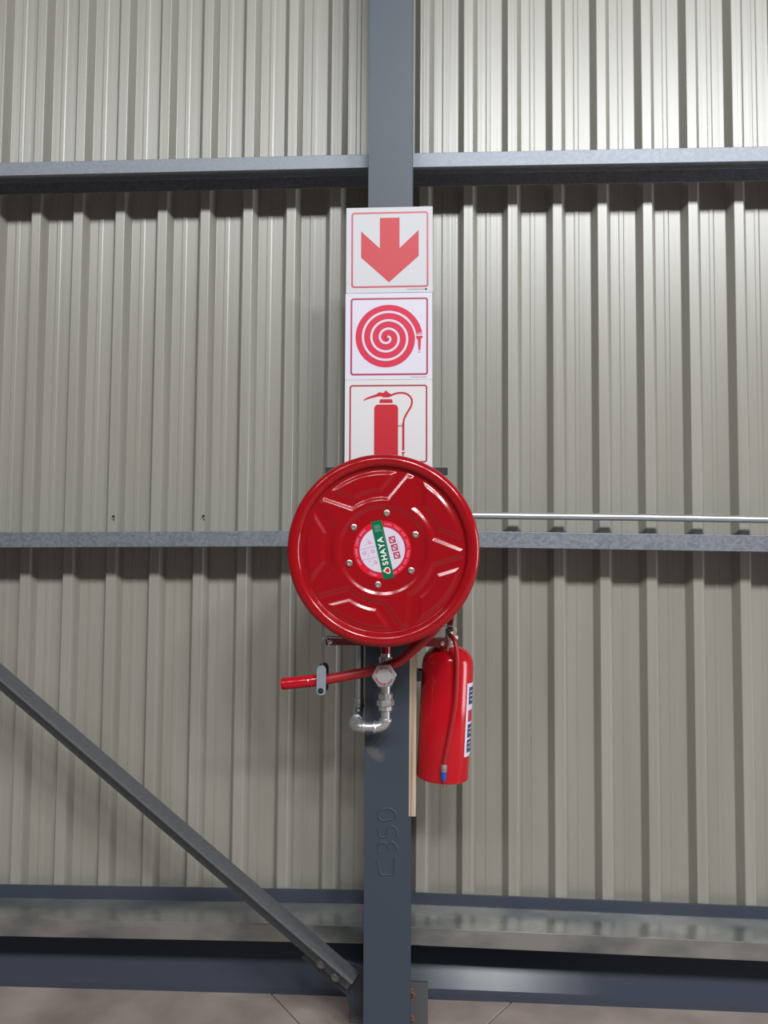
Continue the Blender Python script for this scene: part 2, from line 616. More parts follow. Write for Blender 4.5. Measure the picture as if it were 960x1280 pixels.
colr = thing('steel_column', 'blue grey steel column with weld letters that carries the hose reel', 'column', (-0.1146, 2.68, 0))
mb = MB()
tf, tw = 0.0105, 0.0075
prof = [(-CW / 2, 0), (CW / 2, 0), (CW / 2, tf), (tw / 2, tf), (tw / 2, CD - tf), (CW / 2, CD - tf), (CW / 2, CD), (-CW / 2, CD),
        (-CW / 2, CD - tf), (-tw / 2, CD - tf), (-tw / 2, tf), (-CW / 2, tf)]
zt, zb = 5.2, 0.012
a = [mb.bm.verts.new((x + col_x(zb), CY + y, zb)) for x, y in prof]
c = [mb.bm.verts.new((x + col_x(zt), CY + y, zt)) for x, y in prof]
mb.bm.faces.new(a)
mb.bm.faces.new(c[::-1])
for i in range(len(prof)):
    j = (i + 1) % len(prof)
    mb.bm.faces.new((a[i], c[i], c[j], a[j]))
mb.build('beam', BLUE_STEEL, colr, smooth=0, bevel=0.0012)
# rear foot plate, its rusty weld, and the floor plate
MB().box(-0.256, 0.0213, 2.7815, 2.796, 0.0, 0.146).build('foot_plate', PLATE, colr, smooth=0, bevel=0.001)
MB().box(-0.205, -0.026, 2.575, 2.7815, 0.0, 0.012).build('base_plate', PLATE, colr, smooth=0, bevel=0.001)
mb = MB()
for z0, n in ((0.108, 9), (0.018, 7)):
    for k in range(n):
        q = random.uniform(0.0035, 0.0085)
        mb.lathe([(0.001, -0.004), (q, -0.001), (q * 0.8, 0.002), (0.001, 0.004)],
                 (-0.0350 + random.uniform(-.003, .007), 2.780, z0 + 0.0048 * (k - n / 2) + random.uniform(-.003, .003)), (0.3, -1, random.uniform(-.3, .3)), 7)
mb.build('weld', RUST, colr, smooth=60)
# gusset that holds the brace: welded into the hollow of the column
mb = MB()
fr = (Vector((0, 2.668, 0)), Vector((1, 0, 0)), Vector((0, 0, 1)), Vector((0, -1, 0)))
mb.prism([(-0.4085, 0.2751), (-0.2573, 0.1600), (-0.2434, 0.1210), (-0.128, 0.1080), (-0.128, 0.236), (-0.375, 0.3005)], -0.010, 0.0, fr)
mb.build('gusset_plate', GUSSET, colr, smooth=0, bevel=0.001)
# weld-bead letters C350, reading upwards
GL = [[(-0.1442, 0.7997), (-0.1283, 0.8079), (-0.1079, 0.8095), (-0.092, 0.7988), (-0.0874, 0.7878), (-0.0941, 0.7743),
       (-0.1122, 0.7717), (-0.1303, 0.769), (-0.1428, 0.7731), (-0.1474, 0.7863), (-0.1442, 0.7997)],
      [(-0.146, 0.7464), (-0.1424, 0.7165), (-0.1197, 0.7171), (-0.1153, 0.7383), (-0.112, 0.7506), (-0.0985, 0.7532),
       (-0.0859, 0.7413), (-0.0812, 0.7148)],
      [(-0.1408, 0.6635), (-0.1454, 0.6711), (-0.1455, 0.6888), (-0.1365, 0.699), (-0.123, 0.6982), (-0.1138, 0.6874),
       (-0.1115, 0.6742), (-0.1093, 0.6942), (-0.1004, 0.7022), (-0.089, 0.6947), (-0.0832, 0.6772)],
      [(-0.1497, 0.6422), (-0.145, 0.6291), (-0.1403, 0.605), (-0.1346, 0.5941), (-0.0951, 0.5963), (-0.0906, 0.602), (-0.091, 0.6505)]]
mb = MB()
for gl in GL:
    dense = []
    for p, q in zip(gl, gl[1:]):
        for s in range(4):
            dense.append((p[0] + (q[0] - p[0]) * s / 4, 2.5803, p[1] + (q[1] - p[1]) * s / 4))
    dense.append((gl[-1][0], 2.5803, gl[-1][1]))
    mb.tube(dense, [0.0031 + random.uniform(-.0004, .0005) for _ in dense], 8)
lt = mb.build('weld_lettering', BLUE_STEEL, colr, smooth=80)

# ------------------------------------------------------------------ diagonal brace
brr = thing('diagonal_brace', 'dark angle iron brace slanting down to the foot of the column', 'brace', (-0.2269, 2.62, 0.2))
d = Vector((0.784, 0, -0.6207))
up = Vector((0.6207, 0, 0.784))
o = Vector((-0.985, 0, 0.8535))       # a point on the top front edge
t0, t1 = -2.6, 0.990
mb = MB()
prof = [(2.572, 0), (2.572, -0.008), (2.652, -0.008), (2.652, -0.070), (2.660, -0.070), (2.660, 0)]
a = [mb.bm.verts.new(o + d * t0 + up * h + Vector((0, y, 0))) for y, h in prof]
c = [mb.bm.verts.new(o + d * (t1 - (0.02 if y < 2.6 else 0.0)) + up * h + Vector((0, y, 0))) for y, h in prof]
mb.bm.faces.new(a)
mb.bm.faces.new(c[::-1])
for i in range(len(prof)):
    j = (i + 1) % len(prof)
    mb.bm.faces.new((a[i], c[i], c[j], a[j]))
mb.build('angle_bar', BRACE, brr, smooth=0, bevel=0.0015)
for bx, bz in ((-0.3370, 0.2680), (-0.2878, 0.2275)):
    MB().lathe([(0.0175, 0), (0.0175, 0.002), (0.0135, 0.0025), (0.0135, 0.010), (0.010, 0.0125), (0.001, 0.013)], (bx, 2.652, bz), (0, -1, 0), 6 * 3, phase=0.2).build('bolt', BOLT, brr, smooth=30)

# ------------------------------------------------------------------ signs
SW, SH = 0.2965, 0.2985


def sign(label, xc, z_top, white, rot, art):
    """a square plastic sign with its prints as parts; art(frame, root)"""
    root = thing('safety_sign', label, 'sign', (xc, 2.58, z_top - SH / 2), 'stacked safety signs')
    u = Vector((math.cos(rot), 0, math.sin(rot)))
    v = Vector((-math.sin(rot), 0, math.cos(rot)))
    fr = (Vector((xc, 2.5795, z_top - SH / 2)), u, v, Vector((0, -1, 0)))
    mb = MB()
    mb.prism(rrect(-SW / 2, SW / 2, -SH / 2, SH / 2, 0.002, 2), 0.0, 0.002, fr)
    mb.build('plate', white, root, smooth=0, bevel=0.0003, seg=1)
    art(fr, root)
    return root


D0, D1 = 0.0015, 0.0023


def px(pts, cx, cy, sc):
    return [((x - cx) / sc * SW, (cy - y) / sc * SW) for x, y in pts]


def border(fr, root, x0, x1, y0, y1, r, w, material):
    mb = MB()
    mb.strip(rrect(x0, x1, y0, y1, r, 6), rrect(x0 + w, x1 - w, y0 + w, y1 - w, r - w * .8, 6), D0, D1, fr, closed=True)
    mb.build('border', material, root, smooth=0)


def small_print(fr, root, x0, x1, y, dot):
    """the maker's line under the border: too small to read, so short dashes of ink"""
    mb = MB()
    x = x0
    while x < x1:
        w = random.uniform(0.002, 0.005)
        mb.prism([(x, y), (x + w, y), (x + w, y + 0.0022), (x, y + 0.0022)], D0, D1 - 0.0003, fr)
        x += w + 0.0022
    if dot:
        mb.prism([(x1 + .003 + 0.0035 * math.cos(q * PI / 5), y + .001 + 0.0035 * math.sin(q * PI / 5)) for q in range(10)], D0, D1 - 0.0003, fr)
    tag(mb.build('small_print', GREY_INK, root, smooth=0), kind='stuff')


def art_arrow(fr, root):
    c = (476, 522, 905)
    mb = MB()
    mb.prism(px([(377, 180), (377, 505), (180, 320), (180, 600), (473, 868), (783, 592), (783, 315), (583, 505), (583, 180)], *c), D0, D1, fr)
    mb.build('arrow', SIGN_RED, root, smooth=0)
    border(fr, root, -0.1305, 0.1335, -0.1315, 0.1325, 0.010, 0.0060, BORDER1)
    small_print(fr, root, 0.062, 0.122, -0.1395, True)


def art_hose(fr, root):
    c = (453, 487, 868)
    cx0, cy0 = 438.0, 505.0
    pol = lambda r, t: (cx0 + r * math.cos(2 * PI * t), cy0 - r * math.sin(2 * PI * t))
    n = 110
    # the coil: one full turn of the outer edge, and the straight hose end on the right
    mb = MB()
    outer = px([pol(352 - 75 * k / n, 0.024 + (1 - 0.024) * k / n) for k in range(n + 1)], *c)
    inner = px([pol(20, 0.024 + (1 - 0.024) * k / n) for k in range(n + 1)], *c)
    mb.strip(outer, inner, D0, D1, fr)
    mb.prism(px([pol(24, k / 24) for k in range(24)], *c)[::-1], D0, D1, fr)
    mb.prism(px([pol(15, 0.0), pol(277, 0.0), pol(276, 0.012), pol(275, 0.0245), pol(15, 0.0245)], *c), D0, D1 - 0.0001, fr)
    mb.build('hose_coil', SIGN_RED2, root, smooth=0)
    # the white gap between the turns
    m2 = 230
    l1, l2 = [], []
    for k in range(m2 + 1):
        t = 0.015 + 3.22 * k / m2
        r = 284 - 85 * t
        w = 11.0 if t > 0.1 else 9
        r0 = max(r, 14)
        l1.append(pol(r0 + w, t))
        l2.append(pol(max(r0 - w, 2), t))
    mb = MB()
    mb.strip(px(l1, *c), px(l2, *c), D0, D1 + 0.0005, fr)
    mb.build('coil_gap', WHITE2, root, smooth=0)
    mb = MB()
    for q in ([(722, 462), (788, 462), (788, 472), (722, 472)], [(724, 486), (790, 486), (790, 510), (776, 513), (768, 632), (750, 632), (742, 522), (732, 520), (730, 506)],
              [(748, 645), (769, 645), (766, 655), (751, 655)]):
        mb.prism(px(q, *c)[::-1], D0, D1, fr)
    mb.build('nozzle', SIGN_RED2, root, smooth=0)
    border(fr, root, -0.1305, 0.1340, -0.1345, 0.1325, 0.010, 0.0062, BORDER2)
    small_print(fr, root, 0.075, 0.128, -0.1425, False)


def art_extinguisher(fr, root):
    c = (454, 472, 868)
    mb = MB()
    arc = [(312 + 42 - 42 * math.cos(R(a)), 282 + 42 - 42 * math.sin(R(a))) for a in range(0, 91, 15)]
    arc2 = [(550 - 42 + 42 * math.sin(R(a)), 282 + 42 - 42 * math.cos(R(a))) for a in range(0, 91, 15)]
    mb.prism(px(arc + arc2 + [(550, 822), (312, 822)], *c)[::-1], D0, D1, fr)
    mb.prism(px([(365, 268), (365, 245), (375, 229), (485, 229), (495, 245), (495, 268)], *c)[::-1], D0, D1, fr)
    mb.build('cylinder', SIGN_RED3, root, smooth=0)
    mb = MB()
    mb.prism(px([(205, 250), (213, 228), (250, 208), (340, 176), (352, 162), (375, 160), (395, 166), (412, 160), (428, 138), (446, 158), (482, 182), (470, 205), (462, 212),
                 (396, 212), (388, 200), (350, 203), (270, 222), (226, 236)], *c)[::-1], D0, D1, fr)
    mb.build('lever', SIGN_RED3, root, smooth=0)

    def ribbon(pp, w):
        P3 = smooth_path([(x, y, 0) for x, y in pp], 6)
        a, b2 = [], []
        for i, p in enumerate(P3):
            t = (P3[min(i + 1, len(P3) - 1)] - P3[max(i - 1, 0)]).normalized()
            a.append((p.x - t.y * w / 2, p.y + t.x * w / 2))
            b2.append((p.x + t.y * w / 2, p.y - t.x * w / 2))
        return px(a, *c), px(b2, *c)
    mb = MB()
    a, b2 = ribbon([(474, 196), (515, 176), (585, 167), (645, 184), (684, 232), (680, 295), (645, 358), (612, 420), (601, 480)], 19)
    mb.strip(a, b2, D0, D1, fr)
    mb.prism(px([(590, 475), (613, 475), (613, 742), (590, 742)], *c)[::-1], D0, D1, fr)
    mb.prism(px([(548, 491), (592, 491), (592, 501), (548, 501)], *c)[::-1], D0, D1, fr)
    mb.prism(px([(582, 755), (622, 755), (608, 772), (606, 800), (594, 800), (592, 772)], *c)[::-1], D0, D1, fr)
    mb.build('hose', SIGN_RED3, root, smooth=0)
    border(fr, root, -0.1325, 0.1315, -0.1330, 0.1320, 0.010, 0.0052, BORDER3)


sign('white safety sign with a red arrow pointing down, topmost of the three', -0.1237, 2.8352, WHITE, R(0.35), art_arrow)
sign('white safety sign with a coiled red hose, between the arrow and extinguisher signs', -0.1238, 2.5355, WHITE2, R(0.25), art_hose)
sign('white safety sign with a red fire extinguisher, just above the hose reel', -0.1225, 2.2362, WHITE3, R(0.25), art_extinguisher)

# ------------------------------------------------------------------ hose reel
RC = Vector((-0.1222, 2.29, 1.6584))
RR = 0.2868
reel = thing('hose_reel', 'round red fire hose reel with a star pressed in its front disc', 'hose reel', (RC.x, 2.58, RC.z))


def ramp(d):
    """flat top, even slope 0.048 wide with rounded ends, flat foot"""
    w, c = 0.0225, 0.008
    return (soft(w - d, c) - soft(-w - d, c)) / (2 * w)


def soft(x, c):
    return 0.0 if x < -c else x if x > c else (x + c) ** 2 / (4 * c)


TIPS = [70, 142, 214, 286, 358]


def emboss(r, th):
    """height of the pressed front disc towards the viewer, r and result in units of the radius"""
    if r > 0.845:
        return 0.0
    x, y = r * math.cos(th), r * math.sin(th)
    best = 9.0
    side = 9.0
    for t in TIPS:
        c0, s0 = math.cos(R(t)), math.sin(R(t))
        uu, vv = x * c0 + y * s0, abs(-x * s0 + y * c0)
        if uu < 0:
            continue
        k = (0.137 - 0.030) / (0.815 - 0.512)
        hw = 0.030 + (0.815 - uu) * k
        ds = (vv - hw) / math.sqrt(1 + k * k)
        side = min(side, ds)
        dd = max(ds, uu - 0.815)
        best = min(best, dd)
    star = min(best, r - 0.535)
    star = max(star, 0.452 - r)
    pad = max(r - 0.805, 0.625 - r, 0.118 - side)
    return 0.0172 * max(ramp(star), ramp(pad))


mb = MB()
rs = [0.0, 0.02] + [0.02 + 0.82 * k / 122 for k in range(1, 123)]
rim = []
for k in range(0, 25):
    a = PI * (1 - k / 24)
    rim.append((0.930 + 0.070 * math.cos(a), 0.002 + 0.066 * math.sin(a)))
rim += [(1.0, -0.02), (0.993, -0.045), (0.975, -0.05), (0.955, -0.03)]
NT = 600
rings = []
for r in rs[1:]:
    rings.append([mb.bm.verts.new((RC.x + RR * r * math.cos(2 * PI * q / NT), RC.y - RR * emboss(r, 2 * PI * q / NT), RC.z + RR * r * math.sin(2 * PI * q / NT))) for q in range(NT)])
for r, h in [(0.850, 0.0)] + rim:
    rings.append([mb.bm.verts.new((RC.x + RR * r * math.cos(2 * PI * q / NT), RC.y - RR * h, RC.z + RR * r * math.sin(2 * PI * q / NT))) for q in range(NT)])
mb.bm.faces.new(rings[0])
for A, B in zip(rings, rings[1:]):
    for q in range(NT):
        mb.bm.faces.new((A[q], B[q], B[(q + 1) % NT], A[(q + 1) % NT]))
bmesh.ops.reverse_faces(mb.bm, faces=[f for f in mb.bm.faces if len(f.verts) == 4])
bmesh.ops.recalc_face_normals(mb.bm, faces=mb.bm.faces)
front = mb.build('front_disc', RED, reel, smooth=75, recalc=False)
if front.data.polygons[0].normal.y > 0:
    front.data.flip_normals()

# rear disc, drum, coiled hose on it, axle and wall bars
mb = MB()
mb.lathe([(0.05, 0.0), (0.255, 0.0), (0.262, 0.010), (0.272, 0.012), (0.278, 0.002), (0.272, -0.008), (0.258, -0.006), (0.05, -0.006)], (RC.x, 2.452, RC.z), (0, -1, 0), 96, cap=False)
mb.build('rear_disc', RED, reel, smooth=50)
MB().lathe([(0.150, 0.0), (0.150, 0.152)], (RC.x, 2.297, RC.z), (0, 1, 0), 64).build('drum', RED, reel, smooth=40)
pts = []
turns, per = 4, 40
for k in range(turns * per + 1):
    a = -2 * PI * k / per
    y = 2.318 + 0.028 * (k / per)
    pts.append((RC.x + 0.222 * math.cos(a), y, RC.z + 0.222 * math.sin(a)))
MB().tube(pts, 0.0135, 10).build('coiled_hose', RED_HOSE, reel, smooth=70)
MB().lathe([(0.035, 0), (0.035, 0.10), (0.05, 0.10), (0.05, 0.118)], (RC.x, 2.440, RC.z), (0, 1, 0), 32).build('axle', DARK_BAR, reel, smooth=40)
mb = MB()
mb.box(-0.3326, 0.0776, 2.562, 2.574, 1.9110, 1.9365)
mb.build('mounting_bar', DARK_BAR, reel, smooth=0, bevel=0.002)
mb = MB()
mb.box(-0.3235, 0.0800, 2.545, 2.549, 1.3440, 1.3715)
mb.box(-0.3235, 0.0800, 2.549, 2.578, 1.3675, 1.3715)
mb.build('mounting_bar', RED_BAR, reel, smooth=0, bevel=0.001)
mb = MB()
for sx0 in (-0.20, -0.06):
    mb.box(sx0, sx0 + 0.025, 2.5555, 2.5615, 1.345, 1.935)
mb.box(-0.2, -0.035, 2.5545, 2.5565, 1.60, 1.72)
mb.build('mounting_frame', DARK_BAR, reel, smooth=0, bevel=0.001)
for bx in (-0.3079, 0.0617):
    MB().lathe([(0.0085, 0), (0.0085, 0.003), (0.0065, 0.006), (0.001, 0.007)], (bx, 2.545, 1.3548), (0, -1, 0), 12).build('bar_bolt', CHROME, reel, smooth=35)

# six bolts round the hub
for k in range(6):
    a = R(83.5 + 60 * k)
    r = 0.374 * RR
    p = (RC.x - 0.0018 + r * math.cos(a), RC.y, RC.z + 0.003 + r * math.sin(a))
    bo = MB()
    bo.lathe([(0.0095, 0), (0.0095, 0.0012), (0.0082, 0.0016), (0.0082, 0.0050), (0.0070, 0.0068), (0.0035, 0.0072), (0.0030, 0.0052), (0.0008, 0.0050)], p, (0, -1, 0), 18)
    bo.build('bolt', CHROME, front, smooth=35)

# the round label on the hub
LC = Vector((RC.x - 0.0022, RC.y, RC.z + 0.0010))
fr = (LC, Vector((1, 0, 0)), Vector((0, 0, 1)), Vector((0, -1, 0)))
circ = lambda r, n=72: [(r * math.cos(2 * PI * q / n), r * math.sin(2 * PI * q / n)) for q in range(n)]
lab = MB().prism(circ(0.0860), 0.0002, 0.0008, fr).build('hub_label', LAB_RED, reel, smooth=0)
tag(lab, 'round red label with a white centre and a green name banner')
MB().strip(circ(0.0712), circ(0.0675), 0.0006, 0.0011, fr, closed=True).build('label_ring', LAB_CRIM, lab, smooth=0)
MB().prism(circ(0.0680), 0.0006, 0.0010, fr).build('label_centre', LAB_WHITE, lab, smooth=0)
ang = R(13.2)
bu = Vector((math.cos(ang), 0, math.sin(ang)))            # across the banner
bv = Vector((-math.sin(ang), 0, math.cos(ang)))           # up the banner
bfr = (LC + Vector((0.0008, 0, 0)), bu, bv, Vector((0, -1, 0)))
MB().prism(rrect(-0.0165, 0.0165, -0.0880, 0.0880, 0.001, 2), 0.0008, 0.0014, bfr).build('banner', LAB_GREEN, lab, smooth=0)


def frame_matrix(fr, u, v, d, rot, size):
    o, a, c, n = fr
    base = Matrix((a, c, n)).transposed().to_4x4()
    base.translation = o + a * u + c * v + n * d
    return base @ Matrix.Rotation(rot, 4, 'Z') @ Matrix.Diagonal((size, size, 0.02, 1))


mb = MB()
x = -0.0415
for ch in 'SHAYA':
    me = text_mesh(ch, 0.028)
    w = 0.0178
    mb.mesh_from(me, frame_matrix(bfr, 0.0005, x, 0.0016, R(90), 0.0235))
    x += w * (1.0 if ch != 'S' else 0.98)
mb.build('banner_lettering', LAB_LETTER, lab, smooth=0, recalc=False)
mb = MB()
for k in range(4):
    x = 0.056 + 0.0055 * k
    mb.prism([(-0.010, x), (0.010 - 0.003 * (k % 2), x), (0.010 - 0.003 * (k % 2), x + 0.0022), (-0.010, x + 0.0022)], 0.0013, 0.0018, bfr)
mb.prism([(0.0118, -0.055), (0.0126, -0.055), (0.0126, 0.062), (0.0118, 0.062)], 0.0013, 0.0018, bfr)
mb.build('banner_small_print', LAB_FAINT, lab, smooth=0)
# emblem: white outlined drop with a red heart of flame
em = [(-0.013, -0.062), (-0.007, -0.0575), (-0.003, -0.0535), (0.003, -0.053), (0.008, -0.0565), (0.0095, -0.063), (0.0085, -0.071), (0.004, -0.0745), (-0.002, -0.0725), (-0.006, -0.068)]
MB().prism(em, 0.0013, 0.0018, bfr).build('emblem', LAB_LETTER, lab, smooth=0)
MB().prism([(-0.0075, -0.0635), (-0.0015, -0.0575), (0.003, -0.0560), (0.0065, -0.0590), (0.0070, -0.0650), (0.0055, -0.0705), (0.001, -0.0710), (-0.002, -0.0680)], 0.0015, 0.0021, bfr).build('emblem_flame', LAB_RED, lab, smooth=0)
# red pictograms on the right half, ruled table with small icons on the left half
mb = MB()
for k in range(3):
    u0, v0 = 0.0350 + 0.0016 * k, 0.0225 - 0.0240 * k
    mb.strip(rrect(u0 - 0.0095, u0 + 0.0095, v0 - 0.0100, v0 + 0.0100, 0.001, 2), rrect(u0 - 0.0058, u0 + 0.0058, v0 - 0.0062, v0 + 0.0062, 0.001, 2), 0.0009, 0.0015, bfr, closed=True)
    mb.prism([(u0 - 0.006, v0 + 0.004), (u0 - 0.003, v0 + 0.006), (u0 + 0.006, v0 - 0.003), (u0 + 0.004, v0 - 0.006)], 0.0009, 0.0015, bfr)
mb.build('pictogram', LAB_CRIM, lab, smooth=0)
mb = MB()
for v0 in (0.014, -0.018):
    mb.prism([(-0.0640, v0), (-0.0175, v0), (-0.0175, v0 + 0.0011), (-0.0640, v0 + 0.0011)], 0.0009, 0.0014, bfr)
for v0, us in ((0.030, (-0.033,)), (0.002, (-0.029, -0.055)), (-0.032, (-0.028,))):
    for u0 in us:
        for k in range(5):
            a = 1.3 * k
            uu, vv = u0 + 0.0042 * math.cos(a), v0 + 0.0042 * math.sin(a)
            mb.prism([(uu - .002, vv - .0014), (uu + .002, vv - .0014), (uu + .002, vv + .0014), (uu - .002, vv + .0014)], 0.0009, 0.0014, bfr)
for v0 in (0.040, 0.026, 0.006, -0.003, -0.010, -0.026, -0.040):
    u0 = -0.047 if abs(v0) < 0.03 else -0.042
    mb.prism([(u0, v0), (u0 + .006, v0), (u0 + .006, v0 + .0012), (u0, v0 + .0012)], 0.0009, 0.0014, bfr)
for k in range(9):
    mb.prism([(0.050, 0.020 - 0.006 * k), (0.0512, 0.020 - 0.006 * k), (0.0512, 0.0165 - 0.006 * k), (0.050, 0.0165 - 0.006 * k)], 0.0009, 0.0014, bfr)
tag(mb.build('label_table', LAB_PINK, lab, smooth=0), kind='stuff')
# lettering round the red ring
mb = MB()


def ring_text(s, a_start, a_end, r, size):
    n = len(s)
    for i, ch in enumerate(s):
        if ch == ' ':
            continue
        a = R(a_start + (a_end - a_start) * i / (n - 1))
        me = text_mesh(ch, 0.02)
        mb.mesh_from(me, frame_matrix(fr, r * math.cos(a), r * math.sin(a), 0.0011, a - PI / 2, size))


ring_text('HOSE  .  30M LONG 20MM BORE', 257, 133, 0.0775, 0.0092)
ring_text('LURE TUBE LCE (ACT) TUBE USE FOR AN', 84, -62, 0.0775, 0.0084)
tag(mb.build('ring_lettering', LAB_PINK, lab, smooth=0, recalc=False), kind='stuff')

# running hose from behind the disc, past the valve, to its nozzle in the guide
hp = smooth_path([(0.030, 2.350, 1.600)] + [(0.0882, 2.360, 1.5082), (0.0815, 2.375, 1.4864), (0.0613, 2.395, 1.4516), (0.0136, 2.420, 1.3919), (-0.0363, 2.437, 1.3433), (-0.0739, 2.442, 1.3121), (-0.1117, 2.443, 1.2952), (-0.1495, 2.443, 1.2808), (-0.2251, 2.441, 1.2650), (-0.3212, 2.440, 1.2461)], 8)
MB().tube(hp, 0.0158, 20).build('hose', RED_HOSE, reel, smooth=70)
noz_d = (Vector((-0.4509, 2.44, 1.2322)) - Vector((-0.322, 2.44, 1.2478))).normalized()
nz = MB()
nz.lathe([(0.0150, 0), (0.0182, 0.006), (0.0182, 0.020), (0.0190, 0.022), (0.0190, 0.122), (0.0178, 0.1275), (0.0125, 0.1285), (0.0105, 0.120), (0.001, 0.110)], (-0.322, 2.44, 1.2478), noz_d, 28)
noz = nz.build('hose_nozzle', RED_EXT, reel, smooth=40)
MB().lathe([(0.0032, 0), (0.0032, 0.0014), (0.0008, 0.0020)], Vector((-0.322, 2.44, 1.2478)) + noz_d * 0.040 + Vector((0, -0.0186, 0.004)), (0, -1, 0.2), 10).build('rivet', CHROME, noz, smooth=35)

# guide: two plates and a roller, hung on a bent wire
gd = MB()
sl = lambda x0, x1, z0, z1: rrect(x0, x1, z0, z1, (x1 - x0) / 2 - 0.0005, 8)
gx0, gx1, gz0, gz1 = -0.3330, -0.3040, 1.2045, 1.2970
gd.prism(sl(gx0, gx1, gz0, gz1), 0.0, 0.012, (Vector((0, 2.418, 0)), Vector((1, 0, 0)), Vector((0, 0, 1)), Vector((0, -1, 0))))
gplate = gd.build('hose_guide', GREY_PLASTIC, reel, smooth=30, bevel=0.0015)
gd = MB()
gd.prism(sl(gx0 - 0.001, gx1 + 0.001, gz0, gz1 + 0.001), 0.0, 0.012, (Vector((0, 2.475, 0)), Vector((1, 0, 0)), Vector((0, 0, 1)), Vector((0, -1, 0))))
gd.box(gx0 + 0.004, gx1 - 0.004, 2.415, 2.468, gz1 - 0.012, gz1 - 0.004)
gd.build('guide_back', BLACK, gplate, smooth=30, bevel=0.001)
MB().lathe([(0.0068, 0), (0.0068, 0.055)], (-0.3192, 2.410, 1.2195), (0, 1, 0), 20).build('roller', BLACK, gplate, smooth=30)
MB().lathe([(0.0090, 0), (0.0090, 0.0012), (0.0065, 0.0016), (0.0060, 0.0006)], (-0.3192, 2.4062, 1.2195), (0, -1, 0), 20).build('roller_cap', BLACK, gplate, smooth=30)
wp = smooth_path([(-0.2690, 2.5415, 1.3685), (-0.30, 2.5415, 1.3690), (-0.320, 2.541, 1.3700), (-0.3290, 2.538, 1.3685), (-0.3345, 2.530, 1.3560), (-0.3300, 2.490, 1.3300), (-0.3185, 2.445, 1.290)], 6)
mb = MB().tube(wp, 0.0019, 8)
mb.tube(smooth_path([(-0.3230, 2.5405, 1.3700), (-0.3160, 2.5400, 1.3600), (-0.3120, 2.5405, 1.3410)], 5), 0.0017, 8)
mb.build('guide_wire', WIRE, reel, smooth=70)
# red inlet pipe that feeds the reel
mb = MB().tube(smooth_path([(-0.1222, 2.500, 1.326), (-0.1222, 2.500, 1.45), (-0.1222, 2.500, 1.60), (-0.1222, 2.498, 1.645)], 4), 0.0168, 20)
mb.build('inlet_pipe', RED, reel, smooth=70)

# ------------------------------------------------------------------ valve
vx = -0.1222
valve = thing('stop_valve', 'stop valve with a hexagonal alloy handwheel below the hose reel', 'valve', (vx, 2.50, 1.22))
mb = MB()
mb.lathe([(0.0205, 1.296), (0.0218, 1.299), (0.0218, 1.312), (0.0205, 1.315)], (vx, 2.50, 0), (0, 0, 1), 8)
mb.lathe([(0.0160, 1.315), (0.0160, 1.328), (0.021, 1.328), (0.021, 1.3295), (0.012, 1.331)][:2], (vx, 2.50, 0), (0, 0, 1), 20)
mb.lathe([(0.0165, 1.215), (0.0165, 1.235), (0.024, 1.245), (0.027, 1.262), (0.024, 1.282), (0.018, 1.296)], (vx, 2.50, 0), (0, 0, 1), 24)
mb.lathe([(0.015, 0.0), (0.015, 0.034), (0.010, 0.036), (0.0065, 0.038), (0.0065, 0.088)], (vx, 2.490, 1.2590), (0, -1, 0), 20)
mb.build('body', FIT, valve, smooth=35)
wc = Vector((vx + 0.0006, 2.402, 1.2690))
wfr = (wc, Vector((1, 0, 0)), Vector((0, 0, 1)), Vector((0, -1, 0)))
hexp = []
for k in range(6):
    a = R(5 + 60 * k)
    for da in (-7, -2.5, 2.5, 7):
        rad = 0.0380 if abs(da) < 5 else 0.0372
        hexp.append((rad * math.cos(a + R(da)), rad * math.sin(a + R(da))))
mb = MB()
mb.prism(hexp, -0.012, 0.0, wfr)
hw = mb.build('handwheel', WHEEL, valve, smooth=0, bevel=0.003, seg=3)
MB().prism(circ(0.0275, 40), -0.0005, 0.0008, wfr).build('wheel_label', mat('wheel_label_grey', (0.28, 0.27, 0.275), 0.55), hw, smooth=0)
mb = MB()
for a0, a1 in ((20, 50), (62, 110), (135, 165), (190, 272), (292, 340)):
    n = 12
    mb.strip([(0.0268 * math.cos(R(a0 + (a1 - a0) * k / n)), 0.0268 * math.sin(R(a0 + (a1 - a0) * k / n))) for k in range(n + 1)],
             [(0.0233 * math.cos(R(a0 + (a1 - a0) * k / n)), 0.0233 * math.sin(R(a0 + (a1 - a0) * k / n))) for k in range(n + 1)], 0.0006, 0.0012, wfr)
mb.prism([(0.0268 * math.cos(R(110)) - .001, 0.029 * math.sin(R(105))), (0.0205 * math.cos(R(105)), 0.0205 * math.sin(R(105))), (0.025 * math.cos(R(123)), 0.025 * math.sin(R(123)))], 0.0006, 0.0012, wfr)
mb.prism([(0.030 * math.cos(R(270)), 0.0300 * math.sin(R(270))), (0.0205 * math.cos(R(272)), 0.0205 * math.sin(R(272))), (0.025 * math.cos(R(286)), 0.025 * math.sin(R(286)))], 0.0006, 0.0012, wfr)
mb.build('wheel_print', mat('wheel_red_ink', (0.30, 0.03, 0.045), 0.5), hw, smooth=0)

